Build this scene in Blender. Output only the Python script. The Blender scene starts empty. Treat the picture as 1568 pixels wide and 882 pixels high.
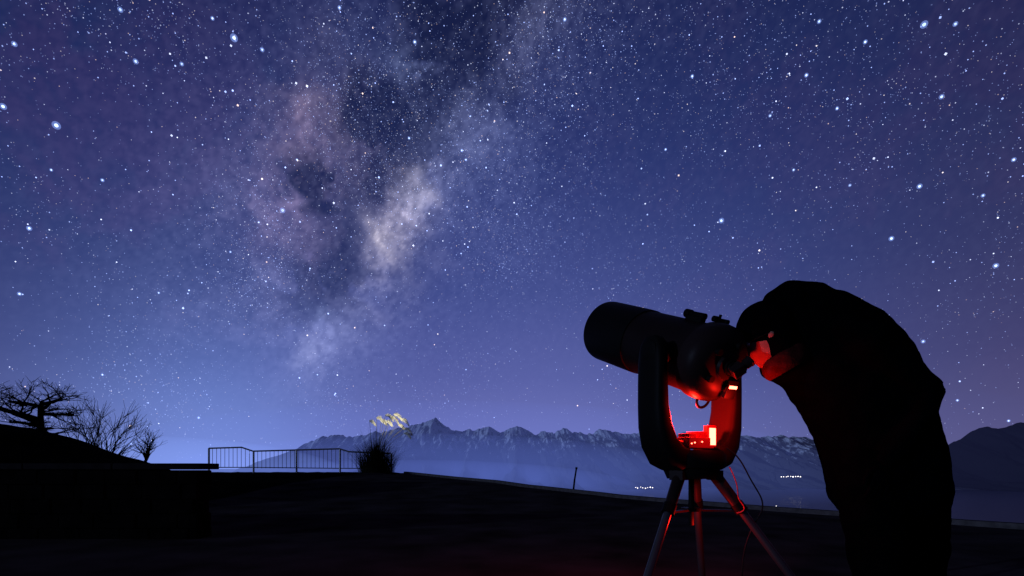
import bpy, bmesh, math, random
import numpy as np
from mathutils import Vector, Matrix, noise
random.seed(7)
sc = bpy.context.scene
sc.view_settings.view_transform='Standard'; sc.view_settings.look='None'
sc.view_settings.exposure=0; sc.view_settings.gamma=1

# ------------------------------------------------------------------ helpers
def interp(x, pts):
    if x<=pts[0][0]: return pts[0][1]
    for (a,b),(c,d) in zip(pts,pts[1:]):
        if x<=c:
            return b+(d-b)*(x-a)/(c-a)
    return pts[-1][1]

def mat(name,col,rough=.7,metal=0,var=.3,scale=8,bump=0,emit=None,estr=0,spec=.3):
    m=bpy.data.materials.new(name); m.use_nodes=True
    nt=m.node_tree; p=nt.nodes['Principled BSDF']
    tc=nt.nodes.new('ShaderNodeTexCoord'); n=nt.nodes.new('ShaderNodeTexNoise')
    n.inputs['Scale'].default_value=scale; n.inputs['Detail'].default_value=5
    nt.links.new(tc.outputs['Object'],n.inputs['Vector'])
    r=nt.nodes.new('ShaderNodeValToRGB')
    r.color_ramp.elements[0].position=.3; r.color_ramp.elements[1].position=.7
    r.color_ramp.elements[0].color=tuple(c*(1-var) for c in col)+(1,)
    r.color_ramp.elements[1].color=tuple(min(1,c*(1+var)) for c in col)+(1,)
    nt.links.new(n.outputs['Fac'],r.inputs['Fac']); nt.links.new(r.outputs['Color'],p.inputs['Base Color'])
    p.inputs['Roughness'].default_value=rough; p.inputs['Metallic'].default_value=metal
    p.inputs['Specular IOR Level'].default_value=spec
    if bump:
        b=nt.nodes.new('ShaderNodeBump'); b.inputs['Strength'].default_value=bump; b.inputs['Distance'].default_value=.02
        nt.links.new(n.outputs['Fac'],b.inputs['Height']); nt.links.new(b.outputs['Normal'],p.inputs['Normal'])
    if emit:
        p.inputs['Emission Color'].default_value=emit+(1,); p.inputs['Emission Strength'].default_value=estr
    return m

def mkobj(name,verts,faces,m=None,parent=None,smooth=False):
    me=bpy.data.meshes.new(name); me.from_pydata([tuple(v) for v in verts],[],faces); me.update()
    o=bpy.data.objects.new(name,me); sc.collection.objects.link(o)
    if m: me.materials.append(m)
    if smooth:
        for p in me.polygons: p.use_smooth=True
    if parent: o.parent=parent
    return o
def empty(name):
    e=bpy.data.objects.new(name,None); sc.collection.objects.link(e); e.empty_display_size=.1; return e

class G:  # geometry accumulator
    def __init__(s): s.v=[]; s.f=[]
    def ring_loft(s,rings,cap=True):
        b=len(s.v); n=len(rings[0])
        for r in rings: s.v+= [Vector(p) for p in r]
        for i in range(len(rings)-1):
            for j in range(n):
                k=(j+1)%n
                s.f.append((b+i*n+j,b+i*n+k,b+(i+1)*n+k,b+(i+1)*n+j))
        if cap:
            s.f.append(tuple(b+j for j in reversed(range(n))))
            e=b+(len(rings)-1)*n; s.f.append(tuple(e+j for j in range(n)))
    def tube(s,pts,rad,n=8):
        pts=[Vector(p) for p in pts]; rings=[]; prev=None
        for i,p in enumerate(pts):
            d=(pts[min(i+1,len(pts)-1)]-pts[max(i-1,0)])
            if d.length<1e-9: d=Vector((0,0,1))
            d.normalize()
            if prev is None:
                u=d.orthogonal().normalized()
            else:
                u=(prev-d*prev.dot(d)).normalized()
            prev=u; w=d.cross(u); r=rad[i] if isinstance(rad,(list,tuple)) else rad
            rings.append([p+(u*math.cos(a)+w*math.sin(a))*r for a in [2*math.pi*k/n for k in range(n)]])
        s.ring_loft(rings)
    def box(s,c,ax,ay,az):
        c=Vector(c);ax=Vector(ax);ay=Vector(ay);az=Vector(az); b=len(s.v)
        for i in (-1,1):
            for j in (-1,1):
                for k in (-1,1): s.v.append(c+ax*i+ay*j+az*k)
        for f in ((0,1,3,2),(4,6,7,5),(0,4,5,1),(2,3,7,6),(0,2,6,4),(1,5,7,3)): s.f.append(tuple(b+q for q in f))
    def ell(s,c,ax,ay,az,nu=20,nv=12):
        c=Vector(c);ax=Vector(ax);ay=Vector(ay);az=Vector(az); rings=[]
        for i in range(1,nv):
            t=math.pi*i/nv
            rings.append([c+az*math.cos(t)+(ax*math.cos(a)+ay*math.sin(a))*math.sin(t) for a in [2*math.pi*k/nu for k in range(nu)]])
        s.ring_loft(rings)
    def obj(s,name,m,parent=None,smooth=False,bevel=0):
        o=mkobj(name,s.v,s.f,m,parent,smooth)
        bm=bmesh.new(); bm.from_mesh(o.data); bmesh.ops.recalc_face_normals(bm,faces=bm.faces); bm.to_mesh(o.data); bm.free()
        if bevel:
            b=o.modifiers.new('b','BEVEL'); b.width=bevel; b.segments=2; b.limit_method='ANGLE'
        if smooth:
            o.data.set_sharp_from_angle(angle=math.radians(40))
        return o

# ------------------------------------------------------------------ camera
EYE=0.75
cam=bpy.data.cameras.new('camera'); co=bpy.data.objects.new('camera',cam); sc.collection.objects.link(co)
co.location=(0,0,EYE); co.rotation_euler=(math.radians(90),0,0)
cam.lens=18; cam.sensor_width=36; cam.shift_y=0.1747; cam.clip_start=.05; cam.clip_end=300000
sc.camera=co

# ------------------------------------------------------------------ night sky (world: airglow gradient)
w=bpy.data.worlds.new('World'); sc.world=w; w.use_nodes=True
nt=w.node_tree; nt.nodes.clear()
def L(a,b): nt.links.new(a,b)
def put(sock,v):
    if isinstance(v,(int,float)): sock.default_value=v
    elif isinstance(v,tuple): sock.default_value=v
    else: L(v,sock)
def M(op,a,b=None):
    n=nt.nodes.new('ShaderNodeMath'); n.operation=op
    put(n.inputs[0],a)
    if b is not None: put(n.inputs[1],b)
    return n.outputs[0]
def V(op,a,b=None,s=None):
    n=nt.nodes.new('ShaderNodeVectorMath'); n.operation=op; put(n.inputs[0],a)
    if b is not None: put(n.inputs[1],b)
    if s is not None: put(n.inputs['Scale'],s)
    return n.outputs['Value'] if op in('DOT_PRODUCT','LENGTH','DISTANCE') else n.outputs[0]
def D(az,el): return Vector((az,1,el)).normalized()
tc=nt.nodes.new('ShaderNodeTexCoord'); dirv=V('NORMALIZE',tc.outputs['Generated'])
sep=nt.nodes.new('ShaderNodeSeparateXYZ'); L(dirv,sep.inputs[0]); dx,dy,dz=sep.outputs
def gau(d,s):
    c=V('DOT_PRODUCT',dirv,tuple(d)); return M('EXPONENT',M('MULTIPLY',M('SUBTRACT',c,1),1/(s*s)))
def ramp(f,stops):
    r=nt.nodes.new('ShaderNodeValToRGB'); e=r.color_ramp.elements
    while len(e)<len(stops): e.new(.5)
    for i,(p,c) in enumerate(stops): e[i].position=p; e[i].color=c+(1,)
    put(r.inputs[0],f); return r.outputs[0]
def sm(x,a,b):
    n=nt.nodes.new('ShaderNodeMapRange'); n.interpolation_type='SMOOTHSTEP'; put(n.inputs[0],x)
    n.inputs[1].default_value=a; n.inputs[2].default_value=b; return n.outputs[0]
base=ramp(dz,[(0,(.165,.190,.50)),(.07,(.128,.150,.44)),(.17,(.078,.098,.33)),(.32,(.043,.063,.240)),(.5,(.024,.039,.170)),(.7,(.014,.022,.105))])
side=M('ADD',M('MULTIPLY',gau(D(-.05,.30),.56),.70),.34)
col=V('SCALE',base,s=side)
purple=sm(dx,.35,.85)
col=V('MULTIPLY',col,ramp(purple,[(0,(1,1,1)),(1,(1.15,.92,.80))]))
col=V('ADD',col,V('SCALE',(.006,.002,.003),s=purple))
col=V('ADD',col,V('SCALE',(.065,.13,.31),s=gau(D(-.60,.0),.15)))
col=V('ADD',col,V('SCALE',(.022,.022,.045),s=gau(D(.1,.10),.22)))
bg=nt.nodes.new('ShaderNodeBackground'); L(col,bg.inputs[0]); bg.inputs[1].default_value=1
out=nt.nodes.new('ShaderNodeOutputWorld'); L(bg.outputs[0],out.inputs[0])

# ------------------------------------------------------------------ Milky Way: thin glowing / absorbing layer on a far shell
def vnoise(P,seed):
    I=np.floor(P).astype(np.int64); F=P-I; F=F*F*F*(F*(F*6-15)+10); r=0
    for a in (0,1):
        for b in (0,1):
            for c in (0,1):
                h=(I[:,0]+a)*73856093 ^ (I[:,1]+b)*19349663 ^ (I[:,2]+c)*83492791 ^ (seed*2654435)
                h=(h ^ (h>>13))*1274126177 & 0x7fffffff; h=(h ^ (h>>15))&0xffff
                wgt=(F[:,0] if a else 1-F[:,0])*(F[:,1] if b else 1-F[:,1])*(F[:,2] if c else 1-F[:,2])
                r=r+wgt*(h/65535.)
    return r
def fbm(P,scale,octs,seed,rough=.55,ridge=False):
    t=0;a=1;n=0;s=scale
    for o in range(octs):
        v=vnoise(P*s+17.3*o+5,seed+o)
        if ridge: v=1-np.abs(2*v-1)
        t=t+a*v; n+=a; a*=rough; s*=2.03
    return (t/n-.5)*1.6+.5
def sst(x,a,b):
    t=np.clip((x-a)/(b-a),0,1); return t*t*(3-2*t)
AZ=np.radians(np.arange(-62,58.01,.2)); ELV=np.radians(np.arange(.5,64.01,.2))
az,el=np.meshgrid(AZ,ELV,indexing='ij')
P=np.stack([np.sin(az)*np.cos(el),np.cos(az)*np.cos(el),np.sin(el)],-1).reshape(-1,3)
nA,nE=len(AZ),len(ELV)
A=D(.01,.92); B=D(-.42,.14); nrm=A.cross(B).normalized(); sgn=1 if D(-.6,.5).dot(nrm)>0 else -1
tt=(P@np.array(nrm))*sgn
wp=np.stack([fbm(P,7,5,s) for s in (11,23,37)],-1)-.5
Pw=P+wp*.08; Pw/=np.linalg.norm(Pw,axis=1)[:,None]
wp2=np.stack([fbm(P,22,4,s) for s in (13,29,41)],-1)-.5
Pf=Pw+wp2*.030; Pf/=np.linalg.norm(Pf,axis=1)[:,None]
wp0=wp-wp.mean(0); Pc=P+wp0*.045+(wp2-wp2.mean(0))*.045; Pc/=np.linalg.norm(Pc,axis=1)[:,None]
c1=fbm(Pf,6,7,51,.62); c2=fbm(Pf,17,6,77,.65); c3=fbm(Pf,8,7,99,.62); rg=fbm(Pf,9,6,131,.6,True)
tw=tt+(fbm(P,3,4,5)-.5)*.04
def band(t0,wd): return np.exp(-((tw-t0)/wd)**2)
def gb(a,e,s,Q=None): 
    d=D(a,e); return np.exp(((Pc if Q is None else Q)@np.array(d)-1)/(s*s))
cloud=np.clip(sst(c1,.32,.75)*.6+sst(c2,.32,.75)*.5,0,1.1)
fade=sst(P[:,2],0.02,.30)
C=np.zeros((len(P),3))
def add(m,c):
    global C
    C=C+m[:,None]*np.array(c)
add(band(.06,.17)*(.25+.9*cloud)*fade,(.024,.026,.054))
add(band(-.01,.050)*(.12+1.1*cloud)*fade,(.050,.053,.085))
tex=.30+.95*cloud
Ps=P+(wp2-wp2.mean(0))*.05; Ps/=np.linalg.norm(Ps,axis=1)[:,None]
core=gb(-.250,.462,.026,Ps)+.8*gb(-.255,.415,.024,Ps)
ct=.45+.75*sst(c2,.3,.75)
C=C+(core*ct)[:,None]*np.array((.40,.35,.33))
for a,e,s,c in [(-.250,.44,.048,(.13,.115,.14)),(-.197,.560,.020,(.28,.26,.31)),(-.222,.505,.026,(.15,.13,.15)),
    (-.31,.33,.026,(.05,.05,.075)),(-.38,.30,.014,(.10,.13,.22)),(-.12,.66,.05,(.05,.06,.11)),(-.19,.80,.020,(.14,.18,.32)),(-.15,.75,.035,(.09,.10,.17)),
    (-.40,.20,.022,(.08,.085,.12)),(-.36,.25,.03,(.045,.05,.08)),(-.37,.62,.042,(.14,.09,.105)),(-.43,.46,.042,(.13,.08,.10)),(-.34,.55,.045,(.08,.06,.07)),(-.48,.53,.07,(.040,.030,.05)),
    (-.31,.66,.05,(.07,.065,.10)),(-.45,.37,.06,(.040,.038,.062)),(-.52,.40,.09,(.025,.028,.05)),(-.07,.60,.10,(.018,.022,.045)),(-.28,.37,.04,(.06,.055,.075))]:
    add(gb(a,e,s)*tex,c)
add(gb(-.85,.6,.22)*sst(c1,.45,.8),(.012,.001,.004))
add(gb(.8,.7,.3)*sst(c3,.45,.8),(.006,.001,.002))
lane=.85*band(.045,.075)*sst(rg,.48,.72)*sst(P[:,2],.2,.34)
for a,e,s,k,src in [(-.27,.66,.045,.95,c3),(-.21,.70,.04,.85,c1),(-.395,.56,.026,1.0,c3),(-.375,.51,.020,.9,c1),(-.11,.86,.055,.9,c3),(-.15,.79,.03,.6,c3),(-.305,.50,.028,.95,c2),(-.325,.43,.026,.9,c3),(-.36,.36,.03,.5,c2),(-.275,.57,.026,.9,c1),(-.41,.40,.03,.6,c2),(-.24,.61,.020,.75,c2),(-.07,.91,.05,.6,c1)]:
    lane=np.maximum(lane,k*gb(a,e,s)*sst(src,.25,.46)*1.4)
prot=np.clip(gb(-.248,.462,.036,Ps)+gb(-.252,.415,.030,Ps),0,1)
lane=np.clip(lane,0,.92)*(1-.8*prot)
C*= (1-lane)[:,None]
fine=fbm(P,150,2,7,.7)-.5
C=np.clip(C*(1+.6*fine[:,None])+np.array((.014,.017,.034))*np.clip(fine,-.3,1)[:,None]*(.5+band(.03,.3))[:,None]*fade[:,None]+.0015*fade[:,None],0,2)
edge=np.clip(np.minimum.reduce([(az.reshape(-1)-AZ[0])/.15,(AZ[-1]-az.reshape(-1))/.15,(ELV[-1]-el.reshape(-1))/.1,(el.reshape(-1)-ELV[0])/.08]),0,1)
C*=edge[:,None]; T=1-lane*.48*edge
R=90000.
idx=np.arange(nA*nE).reshape(nA,nE)
F=np.stack([idx[:-1,:-1],idx[1:,:-1],idx[1:,1:],idx[:-1,1:]],-1).reshape(-1,4)
me=bpy.data.meshes.new('milky_way'); me.from_pydata((P*R*1.05+np.array([0,0,EYE])).tolist(),[],F.tolist())
ca=me.color_attributes.new('c','FLOAT_COLOR','POINT'); ca.data.foreach_set('color',np.concatenate([C,T[:,None]],1).astype(np.float32).reshape(-1))
mw=bpy.data.objects.new('milky_way',me); sc.collection.objects.link(mw)
m=bpy.data.materials.new('milky_way_glow'); m.use_nodes=True; n=m.node_tree; n.nodes.clear()
at=n.nodes.new('ShaderNodeAttribute'); at.attribute_name='c'; em=n.nodes.new('ShaderNodeEmission'); tr=n.nodes.new('ShaderNodeBsdfTransparent')
ad=n.nodes.new('ShaderNodeAddShader'); o_=n.nodes.new('ShaderNodeOutputMaterial')
n.links.new(at.outputs['Color'],em.inputs[0]); n.links.new(at.outputs['Alpha'],tr.inputs[0]); n.links.new(em.outputs[0],ad.inputs[0]); n.links.new(tr.outputs[0],ad.inputs[1]); n.links.new(ad.outputs[0],o_.inputs[0])
m.cycles.emission_sampling='NONE'; me.materials.append(m)

# ------------------------------------------------------------------ individual stars
sv=[];sf=[];scol=[]
px=R/512
def star(d,r,c,n=4):
    d=d.normalized(); p=d*R+Vector((0,0,EYE)); u=d.orthogonal().normalized(); v=d.cross(u); b=len(sv)
    r=r*px*(1+.25*(1/max(d.y,.4)-1)); ph=random.random()
    for k in range(n):
        a=2*math.pi*k/n+ph; sv.append(p+(u*math.cos(a)+v*math.sin(a))*r)
    sf.append(tuple(range(b,b+n))); scol.extend([c]*n)
def scolor():
    k=random.random()
    if k<.6: return (.48,.64,1.3)
    if k<.87: return (.78,.87,1.2)
    if k<.95: return (1,.88,.85)
    return (1.,.72,.6)
cnt=0
while cnt<70000:
    d=Vector((random.gauss(0,1),random.gauss(0,1),abs(random.gauss(0,1)))).normalized()
    if d.z<.01: continue
    if d.y<.2 and random.random()<.8: continue
    t_=d.dot(nrm)*sgn
    dens=.30+.70*math.exp(-((t_-.0)/.28)**2)
    dens*=.18+.82*min(1,d.z/.36)
    dens*=.25+1.4*max(0,noise.noise(d*6)+.35)*(1+.8*noise.noise(d*19))
    if random.random()>dens: continue
    q_=random.random()
    if q_<.915:   r_=.18+.13*random.random(); g=.12+.55*random.random()**2
    elif q_<.989: r_=.28+.14*random.random(); g=.40+.8*random.random()
    else:        r_=.42+.44*random.random()**2; g=1.0+.9*random.random()
    c=scolor(); star(d,r_,tuple(x*g for x in c)+(1,)); cnt+=1
for a,e,r in [(-.543,.838,2.8),(-.488,.815,1.7),(-.89,.667,2.7),(-.972,.826,1.6),(-.765,.893,1.7),(-.735,.792,1.8),(-.448,.501,2.5),(.409,.481,2.6),(-.943,.466,1.8),(-.994,.704,2.0),(-.645,.787,1.5),(-.585,.876,1.4),(-.337,.897,1.5),(.103,.874,1.6),(.805,.864,2.3),(.839,.723,1.7),(.796,.548,2.0),(.741,.446,2.1),(.945,.393,2.0),(.575,.765,1.6),(.352,.763,1.5),(-.962,.338,1.5),(.803,.245,1.7),(.635,.70,1.4),(.504,.686,1.4),(.866,.865,1.5),(.6,.87,1.5),(-.80,.56,1.4),(-.612,.096,1.4),(-.19,.83,1.7),(-.201,.642,1.4),(-.098,.618,1.5),(.92,.53,1.4),(.69,.83,1.5),(.98,.6,1.5),(-.90,.58,1.1),(-.55,.42,1.2),(-.69,.34,1.1),(-.8,.18,1.1),(-.09,.19,1.0),(-.42,.60,1.2),(-.09,.6,1.3),(.87,.13,1.2),(.97,.09,1.2),(.55,.58,1.3),(.3,.62,1.3),(.66,.55,1.3),(-.38,.18,1.0)]:
    dd=Vector((a,1,e)); star(dd,r*.37,(1.1,1.45,2.4,1),8); star(dd,r*.80,(.11,.17,.40,1),12)
so=mkobj('stars',sv,sf)
ca=so.data.color_attributes.new('c','FLOAT_COLOR','POINT'); ca.data.foreach_set('color',np.array(scol,dtype=np.float32).reshape(-1))
sm_=bpy.data.materials.new('starlight'); sm_.use_nodes=True; n=sm_.node_tree; n.nodes.clear()
at=n.nodes.new('ShaderNodeAttribute'); at.attribute_name='c'; em=n.nodes.new('ShaderNodeEmission'); o_=n.nodes.new('ShaderNodeOutputMaterial')
tr=n.nodes.new('ShaderNodeBsdfTransparent'); ad=n.nodes.new('ShaderNodeAddShader')
n.links.new(at.outputs['Color'],em.inputs[0]); n.links.new(em.outputs[0],ad.inputs[0]); n.links.new(tr.outputs[0],ad.inputs[1]); n.links.new(ad.outputs[0],o_.inputs[0]); sm_.cycles.emission_sampling='NONE'
so.data.materials.append(sm_)

# moonlight, low from the left
sl=bpy.data.lights.new('moonlight','SUN'); sl.energy=.95; sl.angle=math.radians(.5); sl.color=(.42,.58,1.0)
s_=bpy.data.objects.new('moonlight',sl); sc.collection.objects.link(s_)
s_.rotation_euler=Vector((.87,.45,-.15)).to_track_quat('-Z','Y').to_euler()

# ------------------------------------------------------------------ terrain
EDGE=[(-60,30),(-30,24),(-13,22.3),(-5.2,22),(-3.4,19),(-1.7,16),(.26,13),(1.7,11.5),(2.9,10),(4.3,8.6),(5.1,7.7),(6.2,6.2),(8,3.5),(10,0),(13,-8),(20,-30),(60,-200)]
PLAT=[(0,0),(6.2,.0),(7.7,.023),(8.6,.059),(10,.10),(11.5,.207),(13,.302),(16,.383),(19,.47),(22,.54),(30,.6)]
MX=[(-14,1.85),(-10,1.66),(-9,1.46),(-8.3,1.30),(-7.6,1.03),(-7.05,.78),(-6.6,.35),(-6.1,0)]
def gz(x,y):
    z=interp(y,PLAT)
    e=interp(x,EDGE); d=y-e
    if d>0:
        z=interp(e,PLAT)
        z-= .05*min(d,1)**2 + max(0,d-.5)*.42
        if z<-262: z=-262
    mh=interp(x,MX)*math.exp(-((y-9)/2.6)**2)
    if x<-14: mh*=math.exp(-((x+14)/10)**2)
    z+=mh*(1+.05*noise.noise(Vector((x*.9,y*.9,1))))
    return z
def axis(a,b,st,far):
    xs=[];x=a
    while x<=b: xs.append(x); x+=st
    s=st;x=xs[-1]
    while x<far: s*=1.25; x+=s; xs.append(x)
    s=st;x=xs[0];pre=[]
    while x>-far: s*=1.25; x-=s; pre.append(x)
    return pre[::-1]+xs
X=axis(-16,11,.15,1800); Y=axis(-2,25,.15,1800)
def rough(x,y):
    return .03*noise.noise(Vector((x*2.2,y*2.2,0)))+.022*noise.noise(Vector((x*6,y*6,3)))
vs=[];fs=[]
for y in Y:
    for x in X:
        vs.append((x,y,gz(x,y)+rough(x,y)*(1 if abs(x)<40 and abs(y)<40 else 8)-.025))
nx=len(X)
for j in range(len(Y)-1):
    for i in range(nx-1): fs.append((j*nx+i,j*nx+i+1,(j+1)*nx+i+1,(j+1)*nx+i))
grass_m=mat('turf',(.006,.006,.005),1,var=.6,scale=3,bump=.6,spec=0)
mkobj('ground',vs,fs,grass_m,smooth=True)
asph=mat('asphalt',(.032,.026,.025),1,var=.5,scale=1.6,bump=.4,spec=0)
def inner(x): return interp(x,EDGE)-1.1
vs=[];fs=[];NX=110;NY=80
for i in range(NX+1):
    x=-5.6+i*(5.6+8.2)/NX; e=inner(x)-(1.2 if x<-4 else 0)
    for j in range(NY+1):
        y=-3+(e+3)*j/NY; vs.append((x,y,gz(x,y)+.045))
for i in range(NX):
    for j in range(NY): a=i*(NY+1)+j; fs.append((a,a+NY+1,a+NY+2,a+1))
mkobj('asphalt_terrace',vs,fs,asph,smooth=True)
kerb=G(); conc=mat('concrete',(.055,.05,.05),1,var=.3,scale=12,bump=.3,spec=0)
rings=[]
for i in range(140):
    x=-4.0+i*(12.2)/139; y=inner(x)+.004; z=gz(x,y)
    d=Vector((1,(inner(x+.05)-inner(x-.05))/.1,0)).normalized(); p=Vector((-d.y,d.x,0))
    c=Vector((x,y,z)); rings.append([c+Vector((0,0,-.05)),c+Vector((0,0,.11)),c+p*.13+Vector((0,0,.11)),c+p*.13+Vector((0,0,-.05))])
kerb.ring_loft(rings); kerb.obj('kerb',conc)

# low stone wall with coping at left
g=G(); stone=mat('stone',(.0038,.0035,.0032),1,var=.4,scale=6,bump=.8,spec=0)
for row in range(5):
    x=-8.2+(.14 if row%2 else 0)
    while x<-3.1:
        l=random.uniform(.28,.42); x2=min(x+l,-3.07)
        if x2-x>.08:
            g.box(((x+x2)/2,5.12+random.uniform(-.008,.008),.075+row*.143),((x2-x)/2-.003,0,0),(0,.12,0),(0,0,.070))
        x+=l
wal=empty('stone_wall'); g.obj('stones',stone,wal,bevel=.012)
g=G(); g.box((-5.63,5.12,.355),(2.54,0,0),(0,.10,0),(0,0,.35)); g.obj('mortar_core',mat('mortar',(.004,.004,.004),spec=0),wal)
g=G(); 
for k in range(6): 
    a=-8.2+k*.865; g.box((a+.43,5.12,.755),(.428,0,0),(0,.16,0),(0,0,.03))
g.obj('coping',mat('coping_stone',(.010,.009,.010),.9,bump=.4,spec=.02),wal,bevel=.008)

# ------------------------------------------------------------------ lake
lm=bpy.data.materials.new('lake_water'); lm.use_nodes=True; n=lm.node_tree; p=n.nodes['Principled BSDF']
p.inputs['Base Color'].default_value=(.004,.007,.022,1); p.inputs['Roughness'].default_value=.35; p.inputs['Specular IOR Level'].default_value=.3
t_=n.nodes.new('ShaderNodeTexCoord'); q=n.nodes.new('ShaderNodeTexNoise'); q.inputs['Scale'].default_value=.02; q.inputs['Detail'].default_value=4
b=n.nodes.new('ShaderNodeBump'); b.inputs['Strength'].default_value=.5; b.inputs['Distance'].default_value=2
n.links.new(t_.outputs['Object'],q.inputs['Vector']); n.links.new(q.outputs['Fac'],b.inputs['Height']); n.links.new(b.outputs['Normal'],p.inputs['Normal'])
mkobj('lake',[(-60000,-60000,-250),(60000,-60000,-250),(60000,60000,-250),(-60000,60000,-250)],[(0,1,2,3)],lm)

# ------------------------------------------------------------------ mountains
def mtn_mat(name,snow,rock,lo,hi):
    m=bpy.data.materials.new(name); m.use_nodes=True; n=m.node_tree; p=n.nodes['Principled BSDF']; p.inputs['Roughness'].default_value=1
    p.inputs['Specular IOR Level'].default_value=0
    g=n.nodes.new('ShaderNodeNewGeometry'); s=n.nodes.new('ShaderNodeSeparateXYZ'); n.links.new(g.outputs['Position'],s.inputs[0])
    mp=n.nodes.new('ShaderNodeMapping'); mp.inputs['Scale'].default_value=(.014,.004,.0026); n.links.new(g.outputs['Position'],mp.inputs[0])
    a=n.nodes.new('ShaderNodeTexNoise'); a.inputs['Scale'].default_value=1; a.inputs['Detail'].default_value=7; a.inputs['Roughness'].default_value=.65
    n.links.new(mp.outputs[0],a.inputs['Vector'])
    h=n.nodes.new('ShaderNodeMapRange'); h.inputs[1].default_value=lo; h.inputs[2].default_value=hi; n.links.new(s.outputs[2],h.inputs[0])
    h.inputs[3].default_value=-.18; h.inputs[4].default_value=.10
    ad=n.nodes.new('ShaderNodeMath'); ad.operation='ADD'; n.links.new(a.outputs[0],ad.inputs[0]); n.links.new(h.outputs[0],ad.inputs[1])
    r=n.nodes.new('ShaderNodeValToRGB'); r.color_ramp.elements[0].position=.48; r.color_ramp.elements[1].position=.58
    r.color_ramp.elements[0].color=rock+(1,); r.color_ramp.elements[1].color=snow+(1,)
    n.links.new(ad.outputs[0],r.inputs[0]); n.links.new(r.outputs[0],p.inputs['Base Color']); return m
def mountain(name,prof,y0,depth,nx,ny,m,rugged,seed,foot=-255):
    x0,x1=prof[0][0],prof[-1][0]; vs=[];fs=[]
    for i in range(nx+1):
        x=x0+(x1-x0)*i/nx; H=interp(x,prof)
        H+=rugged*60*noise.fractal(Vector((x*.004,seed,0)),.7,2.2,5)
        for j in range(ny+1):
            f=j/ny; y=y0-depth+depth*1.5*f
            k=min(1,f*1.5); back=max(0,(f-2/3)*3)
            sp=1-abs(noise.fractal(Vector((x*.0022+ .35*k,seed+.6*k,y*.0003)),1.0,2.1,6))*1.4
            sp2=noise.fractal(Vector((x*.006,y*.003,seed)),1.0,2.1,5)
            h=k**1.25*(1-back**1.2)
            z=foot+(H-foot)*(h + (sp-1)*.42*k*(1-k)*2.2 + .14*sp2*k*(1-k))
            yy=y-(sp-.5)*depth*.22*(1-k)
            vs.append((x,yy,z))
    for i in range(nx):
        for j in range(ny): a=i*(ny+1)+j; fs.append((a,a+ny+1,a+ny+2,a+1))
    return mkobj(name,vs,fs,m,smooth=False)
def prof(pts,y): return [((a-784)/784*y, EYE+(715-b)/784*y) for a,b in pts]
m1=mtn_mat('snowy_rock',(.60,.63,.68),(.07,.07,.08),-60,650)
Pm=[(395,712),(440,690),(455,685),(480,673),(505,668),(530,668),(560,666),(580,664),(600,656),(625,652),(645,649),(658,646),(667,640),(680,648),(692,656),(705,661),(725,657),(740,652),(752,657),(765,662),(780,655),(792,653),(805,658),(822,664),(835,658),(848,663),(862,655),(880,662),(900,665),(918,657),(935,661),(960,666),(985,661),(1010,667),(1080,662),(1140,666),(1200,668),(1260,671),(1300,672),(1400,680),(1500,690),(1700,700)]
mountain('snowy_mountain_range',prof(Pm,9000),9000,3200,760,64,m1,1.0,3.3)
m2=mtn_mat('dark_rock',(.022,.022,.025),(.015,.015,.018),300,1200)
Pr=[(1390,738),(1430,700),(1460,677),(1480,668),(1497,657),(1512,652),(1530,655),(1550,650),(1568,646),(1620,640),(1750,620),(1900,640),(2100,700)]
mountain('dark_mountain',prof(Pr,6500),6500,1800,220,50,m2,.5,8.1)

# valley mist banks (volumes; emission stands in for scattered light)
def mist(name,c,r,col,e,dens):
    g=G(); g.ell(c,(r[0],0,0),(0,r[1],0),(0,0,r[2]),48,24)
    m=bpy.data.materials.new(name); m.use_nodes=True; n=m.node_tree; n.nodes.clear()
    a=n.nodes.new('ShaderNodeVolumeAbsorption'); a.inputs['Density'].default_value=dens; a.inputs['Color'].default_value=(0,0,0,1)
    b=n.nodes.new('ShaderNodeEmission'); b.inputs[0].default_value=col+(1,); b.inputs[1].default_value=e
    s=n.nodes.new('ShaderNodeAddShader'); o=n.nodes.new('ShaderNodeOutputMaterial')
    n.links.new(a.outputs[0],s.inputs[0]); n.links.new(b.outputs[0],s.inputs[1]); n.links.new(s.outputs[0],o.inputs['Volume'])
    return g.obj(name,m,smooth=True)
bl=(.15,.23,.82)
mist('valley_mist',(-1100,5600,-260),(2500,2300,340),bl,5.2e-5,4e-5)
mist('valley_mist.001',(-800,5500,-260),(3000,2500,600),bl,5.4e-5,3.5e-5)
mist('valley_mist.002',(-600,5400,-260),(4000,2700,900),bl,3.6e-5,3e-5)
mist('valley_mist.003',(-3900,5600,-230),(2100,2600,560),(.26,.40,1.0),7e-5,4e-5)
mist('valley_mist.004',(1000,5600,-260),(6800,2900,1150),(.13,.16,.58),1.0e-5,1.5e-5)

# town lights on the far shore
g=G()
def lamp_pt(az,el,y,s=2.5): 
    g.ell((az*y,y,EYE+el*y),(s,0,0),(0,s,0),(0,0,s),6,4)
for k in range(9): lamp_pt(.526+k*.0046+random.uniform(-.001,.001),-.019+random.uniform(-.0005,.0005),4600,random.uniform(3.5,6))
for k in range(8): lamp_pt(.241+k*.0048+random.uniform(-.001,.001),-.040+random.uniform(-.002,.001),4600,random.uniform(3,5.5))
for k in range(7): lamp_pt(.48+k*.009,-.079+random.uniform(-.003,.003),2500,1.6)
wl=mat('lamp_glow',(1,1,1),emit=(1,.93,.85),estr=3.4); wl.cycles.emission_sampling='NONE'
g.obj('town_lights',wl)

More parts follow.
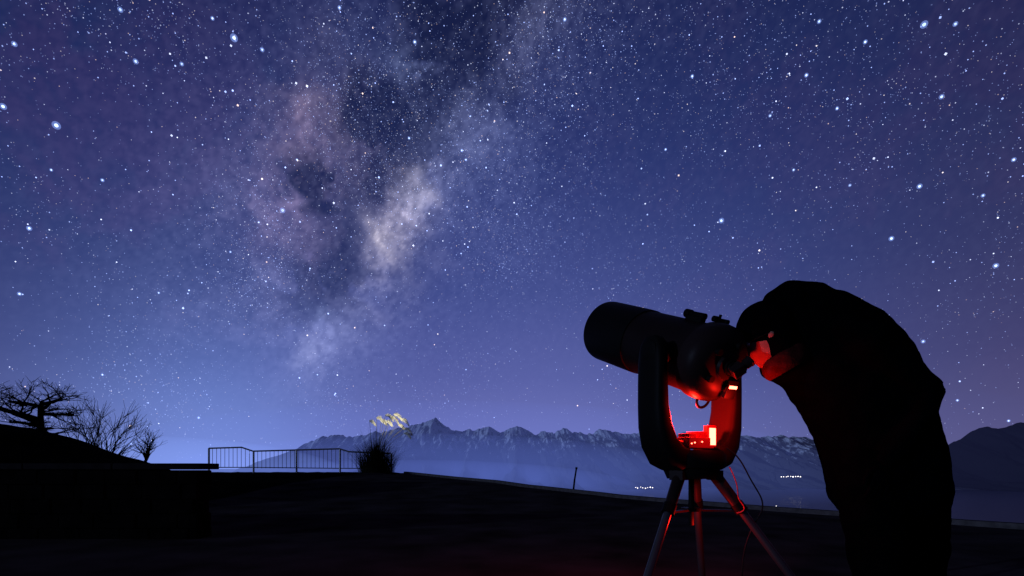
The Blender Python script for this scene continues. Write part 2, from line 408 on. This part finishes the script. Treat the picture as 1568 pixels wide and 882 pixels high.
# ------------------------------------------------------------------ bare trees
bark=mat('bark',(.005,.004,.004),1,var=.3,scale=10,spec=0)
def grow(g,p,d,l,r,lev,flat,spread,gravity):
    pts=[p];rad=[r];n=4; dd=d.copy()
    for i in range(n):
        dd=(dd+Vector((random.gauss(0,.18),random.gauss(0,.18),random.gauss(0,.12)+gravity))).normalized()
        p=p+dd*l/n; pts.append(p); rad.append(r*(1-.13*(i+1)))
    g.tube(pts,rad,6 if lev>2 else 4)
    if lev<=0: return
    nb=4 if lev>1 else 5
    for k in range(nb):
        i=random.choice((1,2,3,4)) if k else 4
        a=random.uniform(0,2*math.pi)
        side=Vector((math.cos(a),math.sin(a),random.uniform(-.2,.5)*flat)).normalized()
        nd=(dd*(1-spread)+side*spread).normalized()
        grow(g,pts[i],nd,l*random.uniform(.55,.75),max(rad[i]*.62,.006),lev-1,flat,spread,gravity)
random.seed(21)
g=G(); z0=gz(-12.9,14)
g.tube([(-12.9,14,z0-.1),(-12.95,14,1.0),(-12.88,14,1.7),(-12.9,14,2.45)],[.13,.10,.09,.05],8)
for k,(zz,ln) in enumerate([(1.6,1.0),(1.9,1.15),(2.05,1.05),(2.2,.95),(2.4,.8),(1.75,.95),(2.3,.8),(2.0,1.0),(2.45,.6),(1.85,1.1),(2.15,1.0)]):
    a=k*2.4+random.uniform(-.3,.3)
    grow(g,Vector((-12.9,14,zz)),Vector((math.cos(a)*1.3,math.sin(a)*.6,.30)).normalized(),ln*.84,.055,3,.35,.55,.02)
g.obj('bare_tree',bark,smooth=False)
g=G()
for k in range(16):
    bx=-12.1+random.uniform(-.15,.15); zb=gz(-12,15)
    grow(g,Vector((bx,15,zb-.1)),Vector((random.uniform(-.45,.6),random.uniform(-.3,.3),1)).normalized(),1.25,.025,2,1.5,.33,.03)
g.obj('bare_shrub',bark)
g=G(); bx=-14.0
g.tube([(bx+.35,19,.3),(bx+.4,19,1.0)],[.06,.05],6)
for k in range(8): grow(g,Vector((bx+.4,19,.75+.05*k)),Vector((random.uniform(-.4,.5),random.uniform(-.4,.4),1)).normalized(),.62,.03,2,1.2,.36,.03)
g.obj('bare_tree.001',bark)

# ------------------------------------------------------------------ railing
steel=mat('galvanised_steel',(.16,.16,.17),.5,metal=.6,var=.2)
rail=empty('railing'); FY=21.2
top=[(-12.55,1.52),(-11.2,1.56),(-10.72,1.40),(-7.15,1.50),(-6.75,1.38),(-5.0,1.30)]
def topz(x): return interp(x,top)
def botz(x): return .62+(.04 if x<-10.7 else 0)
g=G(); g.tube([(x,FY,z) for x,z in top],.032,8); g.tube([(x,FY,botz(x)+.07) for x,_ in top],.020,6)
g.obj('rails',steel,rail)
g=G()
for x in (-12.55,-10.70,-8.92,-7.12,-5.0): g.tube([(x,FY,.4),(x,FY,topz(x))],.04,8)
g.obj('posts',steel,rail)
g=G(); x=-12.4
while x<-5.05: g.tube([(x,FY,botz(x)+.07),(x,FY,topz(x))],.010,5); x+=.17
g.obj('balusters',steel,rail)

# marker stake
g=G(); yb=interp(1.5,EDGE)-.1; zb=gz(1.42,yb)
g.tube([(1.38,yb,zb-.1),(1.42,yb,zb+.25),(1.46,yb,zb+.50)],[.022,.02,.018],6); g.tube([(1.46,yb,zb+.49),(1.462,yb,zb+.53)],[.026,.024],6); g.obj('marker_stake',bark)

# pampas grass clump with plumes
random.seed(5)
pg=empty('pampas_grass'); cx,cy=-5.35,20.2; zb=gz(cx,cy)
g=G()
for k in range(1900):
    a=random.uniform(0,2*math.pi); rr=random.uniform(0,.70); l=random.uniform(.6,1.7)*(1.0-.25*rr)
    if random.random()<.07: l*=1.3
    lean=random.uniform(.02,.85)*(.3+rr*1.2); d=Vector((math.cos(a),math.sin(a),0)); p0=Vector((cx,cy,zb-.03))+d*rr
    s=Vector((-d.y,d.x,0)); b=len(g.v); wd=random.uniform(.006,.012)
    for i in range(6):
        f=i/5; p=p0+d*lean*l*(f**1.6)+Vector((0,0,l*(f-.42*lean*f*f*f)))
        g.v+=[p+s*wd*(1-f*.9),p-s*wd*(1-f*.9)]
    for i in range(5): q=b+2*i; g.f.append((q,q+1,q+3,q+2))
g.obj('blades',mat('dry_blade',(.010,.010,.006),1,spec=0),pg)
g=G();h=G()
for (ux,uz,dr) in [(-.20,2.10,.30),(.0,2.26,.34),(.16,2.14,.30),(.34,2.36,.42),(.54,2.28,.42),(.74,2.36,.46),(.92,2.20,.44),(1.08,1.82,.46),(1.14,1.62,.34),(.82,1.98,.34),(.45,2.08,.30)]:
    b0=Vector((cx+random.uniform(-.1,.1),cy+random.uniform(-.1,.1),zb+.2)); tp=Vector((cx+ux,cy+random.uniform(-.25,.25),zb+uz-.05))
    pts=[b0.lerp(tp,f)+Vector((-.10*math.sin(f*math.pi)*abs(ux),0,.15*math.sin(f*math.pi)*abs(ux))) for f in (0,.25,.5,.75,1)]
    h.tube(pts,[.012,.011,.010,.008,.007],4)
    for k in range(420):
        f=random.random()**.9; q=tp+Vector((dr*(.70*f),0,(.30*f-.85*f*f)*dr)); th=.062*math.sin(math.pi*min(1,f*.8+.08))
        o=Vector((random.gauss(0,th*.5),random.gauss(0,th*.5),random.gauss(0,th*.5)))
        e=Vector((random.uniform(.01,.055),random.uniform(-.02,.02),random.uniform(-.07,-.01)))
        s=Vector((random.uniform(.3,1),random.uniform(-.5,.5),random.uniform(-.4,.6))).normalized()*.008; b=len(g.v); g.v+=[q+o-s,q+o+s,q+o+e]; g.f.append((b,b+1,b+2))
g.obj('plumes',mat('plume',(.85,.82,.66),.9),pg); h.obj('stems',mat('stem',(.16,.15,.08),.9),pg)
sp=bpy.data.lights.new('plume_fill_spot','SPOT'); sp.energy=620; sp.color=(1,.90,.62); sp.spot_size=math.radians(25); sp.spot_blend=.5; sp.shadow_soft_size=.05  # unseen warm fill added to brighten the plumes, no fixture
so2=bpy.data.objects.new('plume_fill_spot',sp); sc.collection.objects.link(so2); so2.location=(-4.0,17.6,.62)
so2.rotation_euler=(Vector((-4.85,20.2,2.70))-so2.location).to_track_quat('-Z','Y').to_euler()

# ------------------------------------------------------------------ telescope
black=mat('black_paint',(.0035,.003,.003),.6,var=.2,scale=20,spec=.035)
satin=mat('satin_tube',(.0040,.0035,.0035),.5,var=.15,scale=5,spec=.03)
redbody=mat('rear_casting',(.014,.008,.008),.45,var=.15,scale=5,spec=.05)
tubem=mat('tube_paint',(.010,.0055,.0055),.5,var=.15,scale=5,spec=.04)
grey=mat('grey_metal',(.06,.055,.058),.45,metal=.7,var=.15)
redp=mat('red_plastic',(.32,.01,.01),.5)
ledm=mat('red_display',(.3,.0,.0),.4,emit=(1,.13,.075),estr=9)
tel=empty('telescope'); PH=math.radians(28)
a_=Vector((math.cos(PH),math.sin(PH),0)); h_=Vector((-math.sin(PH),math.cos(PH),0)); Z=Vector((0,0,1))
EL=math.radians(23.0); t_=h_*math.cos(EL)+Z*math.sin(EL); n_=t_.cross(a_)*1.0
if n_.z<0: n_=-n_
PV=Vector((.770,2.2,1.225))
def cylr(g,prof_,n=48,c=PV,ax=t_,u=a_,v=None):
    v=v or n_; rings=[]
    for s,r in prof_: rings.append([c+ax*s+(u*math.cos(q)+v*math.sin(q))*r for q in [2*math.pi*k/n for k in range(n)]])
    g.ring_loft(rings)
g=G(); cylr(g,[(-.11,.146),(.34,.146)]); g.obj('optical_tube',tubem,tel,smooth=True)
g=G(); cylr(g,[(.30,.147),(.30,.151),(.33,.152),(.60,.152),(.615,.150),(.615,.146),(.345,.144)]); g.obj('dew_shield',satin,tel,smooth=True)
g=G(); cylr(g,[(.335,.1475),(.342,.1475),(.342,.04),(.346,.04)]); g.obj('corrector_plate',black,tel)
g=G(); cylr(g,[(-.08,.1465),(-.08,.157),(-.125,.159),(-.155,.154),(-.180,.132),(-.192,.10),(-.195,.055),(-.208,.05),(-.208,.03)]); g.obj('rear_cell',redbody,tel,smooth=True)
g=G(); cylr(g,[(-.208,.026),(-.235,.026)],24); cylr(g,[(-.213,.032),(-.222,.032)],24)
for q in range(5): 
    qa=q*1.2566; cc=PV+(a_*math.cos(qa)+n_*math.sin(qa))*.09
    cylr(g,[(-.185,.014),(-.212,.014)],12,c=cc)
g.obj('visual_back',black,tel,smooth=True)
dc=PV-t_*.25; ed=(n_*.72+a_*.62-t_*.25).normalized()
g=G(); e2=t_.cross(ed).normalized(); g.box(dc,e2.cross(ed)*.022,ed*.024,e2*.022); g.obj('star_diagonal',redbody,tel,bevel=.004)
g=G(); g.tube([dc+ed*s for s in(.015,.035,.036,.055,.056,.062)],[.016,.016,.021,.021,.024,.022],20); g.obj('eyepiece',redbody,tel,smooth=True)
g=G()
fc=PV+n_*.168
cylr(g,[(-.03,.013),(.05,.013),(.05,.017),(.08,.018)],20,c=fc-a_*.02)
g.box(PV+n_*.152+t_*.02-a_*.02,t_*.045,a_*.014,n_*.010)
g.box(PV+n_*.156-t_*.07+a_*.04,t_*.018,a_*.016,n_*.012)
g.tube([fc-t_*.06+a_*.03,fc-t_*.06+a_*.03+n_*.020],.006,10); g.tube([fc-t_*.085-a_*.01,fc-t_*.065-a_*.01],.012,12)
cylr(g,[(-.10,.010),(-.05,.010)],14,c=PV+n_*.164+a_*.04)
g.obj('finder_scope',black,tel,smooth=True)
g=G(); hc=PV-n_*.152-t_*.135
g.tube([hc+a_*(.035*math.cos(q))-n_*(.035*math.sin(q)) for q in [math.pi*k/12 for k in range(13)]],.006,8); g.obj('carry_handle',black,tel,smooth=True)
def arm(sg):
    g=G(); rings=[]
    P_=[(.10,.785,.055,.085),(.145,.80,.055,.082),(.185,.85,.048,.078),(.208,.92,.040,.074),(.218,1.0,.034,.070),(.220,1.09,.031,.070),(.219,1.17,.030,.070),(.217,1.22,.030,.066),(.215,1.26,.029,.054),(.213,1.28,.026,.035)]
    for i,(s,z,th,wd) in enumerate(P_):
        nx_=P_[min(i+1,len(P_)-1)]; pv=P_[max(i-1,0)]
        tg=Vector((nx_[0]-pv[0],nx_[1]-pv[1])).normalized(); nn=a_*(tg.y*sg)-Z*tg.x
        c=Vector((PV.x,PV.y,0))+a_*s*sg+Z*z
        ring=[]
        for k in range(20):
            q=2*math.pi*k/20; ca_,sa_=math.cos(q),math.sin(q)
            ex=.55; ring.append(c+nn*th*math.copysign(abs(ca_)**ex,ca_)+h_*wd*math.copysign(abs(sa_)**ex,sa_))
        rings.append(ring)
    g.ring_loft(rings)
    return g
arm(-1).obj('fork_arm_near',satin,tel,smooth=True); arm(1).obj('fork_arm_far',redbody,tel,smooth=True)
g=G()
for sg in (-1,1):
    c=PV+a_*sg*.240; rr=[]
    for s,r in ((0,.045),(.006,.045),(.010,.038)):
        rr.append([c+a_*s*sg+(h_*math.cos(q)+Z*math.sin(q))*r for q in [2*math.pi*k/28 for k in range(28)]])
    g.ring_loft(rr)
    g.tube([PV+a_*sg*.14,PV+a_*sg*.20],.045,20)
g.obj('altitude_bearings',black,tel,smooth=True)
bc=Vector((PV.x,PV.y,0))
g=G(); cylr(g,[(.745,.10),(.745,.135),(.765,.14),(.80,.14),(.818,.125),(.821,.06)],48,c=bc,ax=Z,u=a_,v=h_); g.obj('drive_base',black,tel,smooth=True)
kb=bc+Z*.85
g=G(); g.box(kb-a_*.03-h_*.03,a_*.062,h_*.045,Z*.022); g.box(kb-a_*.055-h_*.03+Z*.03,a_*.022,h_*.03,Z*.010)
g.box(kb+a_*.01-h_*.02+Z*.035,a_*.030,h_*.03,Z*.014)
g.tube([kb-a_*.1-h_*.05,kb-a_*.13-h_*.06+Z*.005,kb-a_*.14-h_*.03-Z*.02],.006,8)
g.obj('control_box',redp,tel,bevel=.004)
g=G(); g.box(kb+a_*.075-h_*.035+Z*.028,a_*.028,h_*.012,Z*.050); g.obj('display_housing',redp,tel,bevel=.004)
g=G(); g.box(kb+a_*.075-h_*.0485+Z*.030,a_*.018,h_*.0012,Z*.036); g.obj('display_screen',ledm,tel)
g=G(); 
for k,xk in enumerate((-.08,-.062,-.02)): g.ell(kb+a_*xk-h_*.077+Z*(.004*k-.004),a_*.003,h_*.003,Z*.003,8,6)
g.obj('indicator_leds',ledm,tel)
hcpos=PV-t_*.205-n_*.085+a_*.05
g=G(); g.box(hcpos,t_*.012,a_*.030,n_*.040); g.obj('hand_controller',black,tel,bevel=.005)
g=G(); g.box(hcpos-t_*.0135+n_*.010,t_*.001,a_*.022,n_*.006); g.obj('controller_keypad',ledm,tel)
def red(name,loc,e,r=.02):
    l=bpy.data.lights.new(name,'POINT'); l.energy=e; l.color=(1,.012,.006); l.shadow_soft_size=r
    o=bpy.data.objects.new(name,l); sc.collection.objects.link(o); o.location=loc; o.parent=tel; return o
red('panel_lamp',kb+h_*.0+Z*.12-a_*.02,24)
red('keypad_lamp',hcpos-t_*.045-n_*.035-a_*.02,4.0,.012)

# tripod
tri=empty('tripod')
g=G(); cylr(g,[(.70,.05),(.70,.10),(.735,.115),(.745,.115)],36,c=bc,ax=Z,u=a_,v=h_); cylr(g,[(.50,.012),(.70,.012)],12,c=bc,ax=Z,u=a_,v=h_); g.obj('tripod_head',black,tri,smooth=True)
up=G();lo=G();ft=G();spd=G();cl_=G()
for ang,rr in ((-14,.60),(62,.44),(222,.53)):
    d=Vector((math.cos(math.radians(ang)),math.sin(math.radians(ang)),0)); pa=bc+d*.095+Z*.715; pb=bc+d*rr
    k1=pa.lerp(pb,.20); s=(pb-pa).normalized()
    up.tube([pa-s*.02,pa,k1],[.018,.026,.023],16); cl_.tube([k1-s*.03,k1+s*.012],.027,16)
    lo.tube([k1,pb-s*.03],.0165,14); ft.tube([pb-s*.05,pb-s*.01,pb],[.026,.024,.012],12)
    sd=d.cross(Z); 
    spd.box(bc+d*.085+Z*.565,d*.085,sd*.012,Z*.004)
    up.box(pa,d*.03,sd*.030,Z*.02)
cylr(spd,[(.56,.04),(.575,.04)],24,c=bc,ax=Z,u=a_,v=h_)
up.obj('upper_legs',redbody,tri,smooth=True); lo.obj('lower_legs',grey,tri,smooth=True); ft.obj('feet',black,tri,smooth=True)
cl_.obj('leg_clamps',black,tri,smooth=True); spd.obj('spreader',redbody,tri)
red('tripod_red_fill',bc+Vector((.04,-.03,.50)),3.2,.01)  # added red fill that lights the tripod legs, no source modelled here
def cable(name,pts,r,m,par):
    cu=bpy.data.curves.new(name,'CURVE'); cu.dimensions='3D'; cu.bevel_depth=r; cu.bevel_resolution=3
    s=cu.splines.new('NURBS'); s.points.add(len(pts)-1); s.use_endpoint_u=True; s.order_u=4
    for i,p in enumerate(pts): s.points[i].co=tuple(p)+(1,)
    o=bpy.data.objects.new(name,cu); sc.collection.objects.link(o); cu.materials.append(m); o.parent=par; return o
rub=mat('rubber',(.008,.008,.008),.7,spec=.1)
cable('power_cable',[(.90,2.15,.83),(.95,2.14,.80),(.99,2.14,.70),(1.05,2.14,.62),(1.05,2.14,.56),(1.0,2.15,.50),(.97,2.2,.3),(1.05,2.3,.03)],.003,rub,tel)
cable('red_cable',[(.90,2.12,.75),(.93,2.10,.68),(.92,2.10,.62),(.95,2.10,.60),(.96,2.10,.565),(.93,2.12,.56)],.0025,mat('red_wire',(.5,.02,.02),.5),tel)

# ------------------------------------------------------------------ person
per=empty('person')
U=0.002806
def E(a,b,y=2.2): # image pixel coordinates of the observer -> metres, scaled for its depth plane
    return Vector((a*U-2.2,y,2.755-b*U))
jacket=mat('black_jacket',(.0006,.0009,.0013),1,var=.3,scale=14,bump=.25,spec=.0)
trou=mat('black_trousers',(.0006,.0009,.0012),1,var=.3,scale=14,bump=.25,spec=.0)
def ring(F_,B_,y,b,n=28,ex=.9):
    c=(F_+B_)/2; ax=(B_-F_)/2; out=[]
    for k in range(n):
        q=2*math.pi*k/n; ca_,sa_=math.cos(q),math.sin(q)
        out.append(c+ax*math.copysign(abs(ca_)**ex,ca_)+Vector((0,b*math.copysign(abs(sa_)**ex,sa_),0)))
    return out
g=G()
TR=[((1170,574),(1172,452),.075),((1190,586),(1200,432),.11),((1214,598),(1234,432),.17),((1238,626),(1284,454),.215),((1253,652),(1328,478),.235),((1262,674),(1372,527),.225),((1266,692),(1406,580),.21),((1269,712),(1418,640),.20),((1273,735),(1434,695),.195),((1280,765),(1442,750),.19),((1298,785),(1435,785),.16)]
g.ring_loft([ring(E(*f),E(*b),2.2,w_) for f,b,w_ in TR])
for yy,sg,sh in ((1.985,-1,-28),(2.415,1,18)):
    g.tube([E(1262+sh*.5,512,yy+.06*-sg),E(1298+sh*.7,542,yy),E(1348+sh,580,yy),E(1388+sh,612,yy)],[.070,.082,.068,.058],16)
    g.tube([E(1386+sh,606,yy),E(1374+sh,642,yy),E(1346+sh,690,yy+.02*-sg),E(1330+sh,712,yy+.03*-sg)],[.060,.054,.048,.042],16)
g2=G()
def leg(P_):
    g2.ring_loft([ring(Vector((f,y,z)),Vector((b,y,z)),y,w_,24,.95) for z,f,b,y,w_ in P_])
leg([(.82,1.33,1.65,2.10,.11),(.66,1.34,1.63,2.10,.10),(.45,1.375,1.61,2.10,.09),(.38,1.385,1.60,2.10,.085),(.2,1.42,1.60,2.10,.075),(.06,1.44,1.60,2.10,.07)])
leg([(.82,1.60,1.95,2.31,.11),(.66,1.65,1.965,2.31,.10),(.45,1.69,1.965,2.31,.09),(.38,1.70,1.96,2.31,.085),(.2,1.75,1.94,2.31,.075),(.06,1.76,1.93,2.31,.07)])
g2.ell((1.60,2.2,.80),(.20,0,0),(0,.17,0),(0,0,.13))
def remesh(o,vs,sm_it,disp=0,sc_=.11):
    r=o.modifiers.new('r','REMESH'); r.mode='VOXEL'; r.voxel_size=vs; r.use_smooth_shade=True
    s=o.modifiers.new('s','SMOOTH'); s.iterations=sm_it; s.factor=.5
    if disp:
        t=bpy.data.textures.new(o.name+'_folds','CLOUDS'); t.noise_scale=sc_; t.noise_depth=2
        d=o.modifiers.new('d','DISPLACE'); d.texture=t; d.strength=disp; d.mid_level=.5; d.texture_coords='GLOBAL'
body=g.obj('jacket_body',jacket,per,smooth=False); remesh(body,.009,4,.026,.12)
tr=g2.obj('trousers',trou,per); remesh(tr,.010,4,.026,.10)
g=G()
for x,y in ((1.46,2.10),(1.78,2.31)):
    g.ell((x,y,.045),(.145,0,0),(0,.05,0),(0,0,.05)); g.ell((x+.07,y,.07),(.065,0,0),(0,.045,0),(0,0,.07))
o=g.obj('shoes',rub,per); remesh(o,.008,3)
gl=G()
for yy,sg,sh in ((1.975,-1,-32),(2.425,1,18)):
    w0=E(1338+sh,708,yy+.03*-sg); d=Vector((-.25,0,-.97)).normalized(); sd=Vector((.97,0,-.25)).normalized()
    gl.ell(w0+d*.05,sd*.042,Vector((0,.018,0)),d*.055,14,10)
    for k,(off,ln) in enumerate(((-.030,.07),(-.011,.08),(.009,.075),(.027,.058))):
        b0=w0+d*.09+sd*off; inn=Vector((0,-sg*.5,0))
        b1=b0+(d+inn*.3)*ln*.45; b2=b1+(d+inn).normalized()*ln*.33; b3=b2+(d*.5+inn*1.6).normalized()*ln*.28
        gl.tube([b0-d*.03,b0,b1,b2,b3],[.010,.0105,.0098,.009,.007],10)
    b0=w0+d*.03-sd*.03; gl.tube([b0,b0-sd*.022+d*.02,b0-sd*.03+d*.05,b0-sd*.028+d*.075],[.013,.012,.011,.008],10)
gl.obj('gloved_hands',jacket,per,smooth=True)
skin=mat('skin',(.24,.11,.08),.65,var=.12,scale=30,bump=.05,spec=.1)
HC=E(1160,524,2.13); tilt=math.radians(-24)
fw=Vector((-math.cos(tilt),.20,math.sin(tilt))).normalized(); sdv=fw.cross(Vector((0,0,1))).normalized(); upv=sdv.cross(fw).normalized()
def hp(f,s,u): return HC+fw*f+sdv*s+upv*u
hv=[];hf=[];nu,nv=64,48
def face_off(f,s,u):
    d=0
    def gs(f0,s0,u0,w,a): return a*math.exp(-((f-f0)**2+(s-s0)**2+(u-u0)**2)/(w*w))
    d+=gs(1,0,-.08,.16,.014)+gs(.98,0,-.22,.13,.022)
    d+=gs(.93,0,.18,.28,.006)
    for q in(-1,1): d+=gs(.88,q*.36,.02,.17,-.013)+gs(.88,q*.36,.02,.09,.006)+gs(.8,q*.5,-.25,.22,.004)
    d+=gs(.87,0,-.46,.10,.008)+gs(.84,0,-.54,.07,-.003)+gs(.80,0,-.62,.09,.007)
    d+=gs(.62,0,-.86,.22,.018)
    for q in(-1,1): d+=gs(-.02,q*1.0,-.02,.16,.016)
    return d
for i in range(nv+1):
    th=math.pi*i/nv
    for j in range(nu):
        ph=2*math.pi*j/nu; f,s,u=math.sin(th)*math.cos(ph),math.sin(th)*math.sin(ph),math.cos(th)
        o=face_off(f,s,u); taper=1-.22*max(0,-u)
        hv.append(hp(f*(.094+o),s*(.076*taper+o),u*(.116+o)))
for i in range(nv):
    for j in range(nu): k=(j+1)%nu; hf.append((i*nu+j,i*nu+k,(i+1)*nu+k,(i+1)*nu+j))
mkobj('head',hv,hf,skin,per,smooth=True)
g=G()
for q in(-1,1): g.ell(hp(.078,q*.031,.004),fw*.011,sdv*.012,upv*.011,12,8)
g.obj('eyes',mat('eye_white',(.7,.7,.7),.2),per,smooth=True)
g=G()
for q in(-1,1):
    c=hp(.099,q*.034,.0); pts=[c+sdv*.027*math.cos(x)+upv*.020*math.sin(x) for x in [2*math.pi*k/20 for k in range(21)]]
    g.tube(pts,.0022,6); g.tube([hp(.099,q*.061,.004),hp(.06,q*.080,.006),hp(.0,q*.086,.006)],.0022,6)
g.tube([hp(.100,-.008,.004),hp(.102,.008,.004)],.002,6)
g.obj('spectacles',black,per)
g=G(); g.ell(hp(-.014,0,.046),fw*.112,sdv*.098,upv*.108,32,20)
g.ell(hp(-.034,0,-.01),fw*.084,sdv*.096,upv*.118,32,20)
g.ell(E(1212,508,2.18),Vector((.145,0,.0)),Vector((0,.13,0)),Vector((-.02,0,.192)),28,16)
o=g.obj('hood',jacket,per); remesh(o,.008,4,.012,.09)
g=G()
rr=[]
for k,(u,r) in enumerate(((-.080,.078),(-.095,.090),(-.12,.094),(-.145,.092),(-.160,.082))):
    rr.append([hp(-.028+math.cos(q)*r,math.sin(q)*r*.95,u-.01*math.cos(q)) for q in [2*math.pi*j/32 for j in range(32)]])
g.ring_loft(rr); o=g.obj('scarf',mat('dark_scarf',(.030,.004,.004),.95,scale=30,bump=.4,spec=.02),per,smooth=True)
print('objs',len(sc.objects))
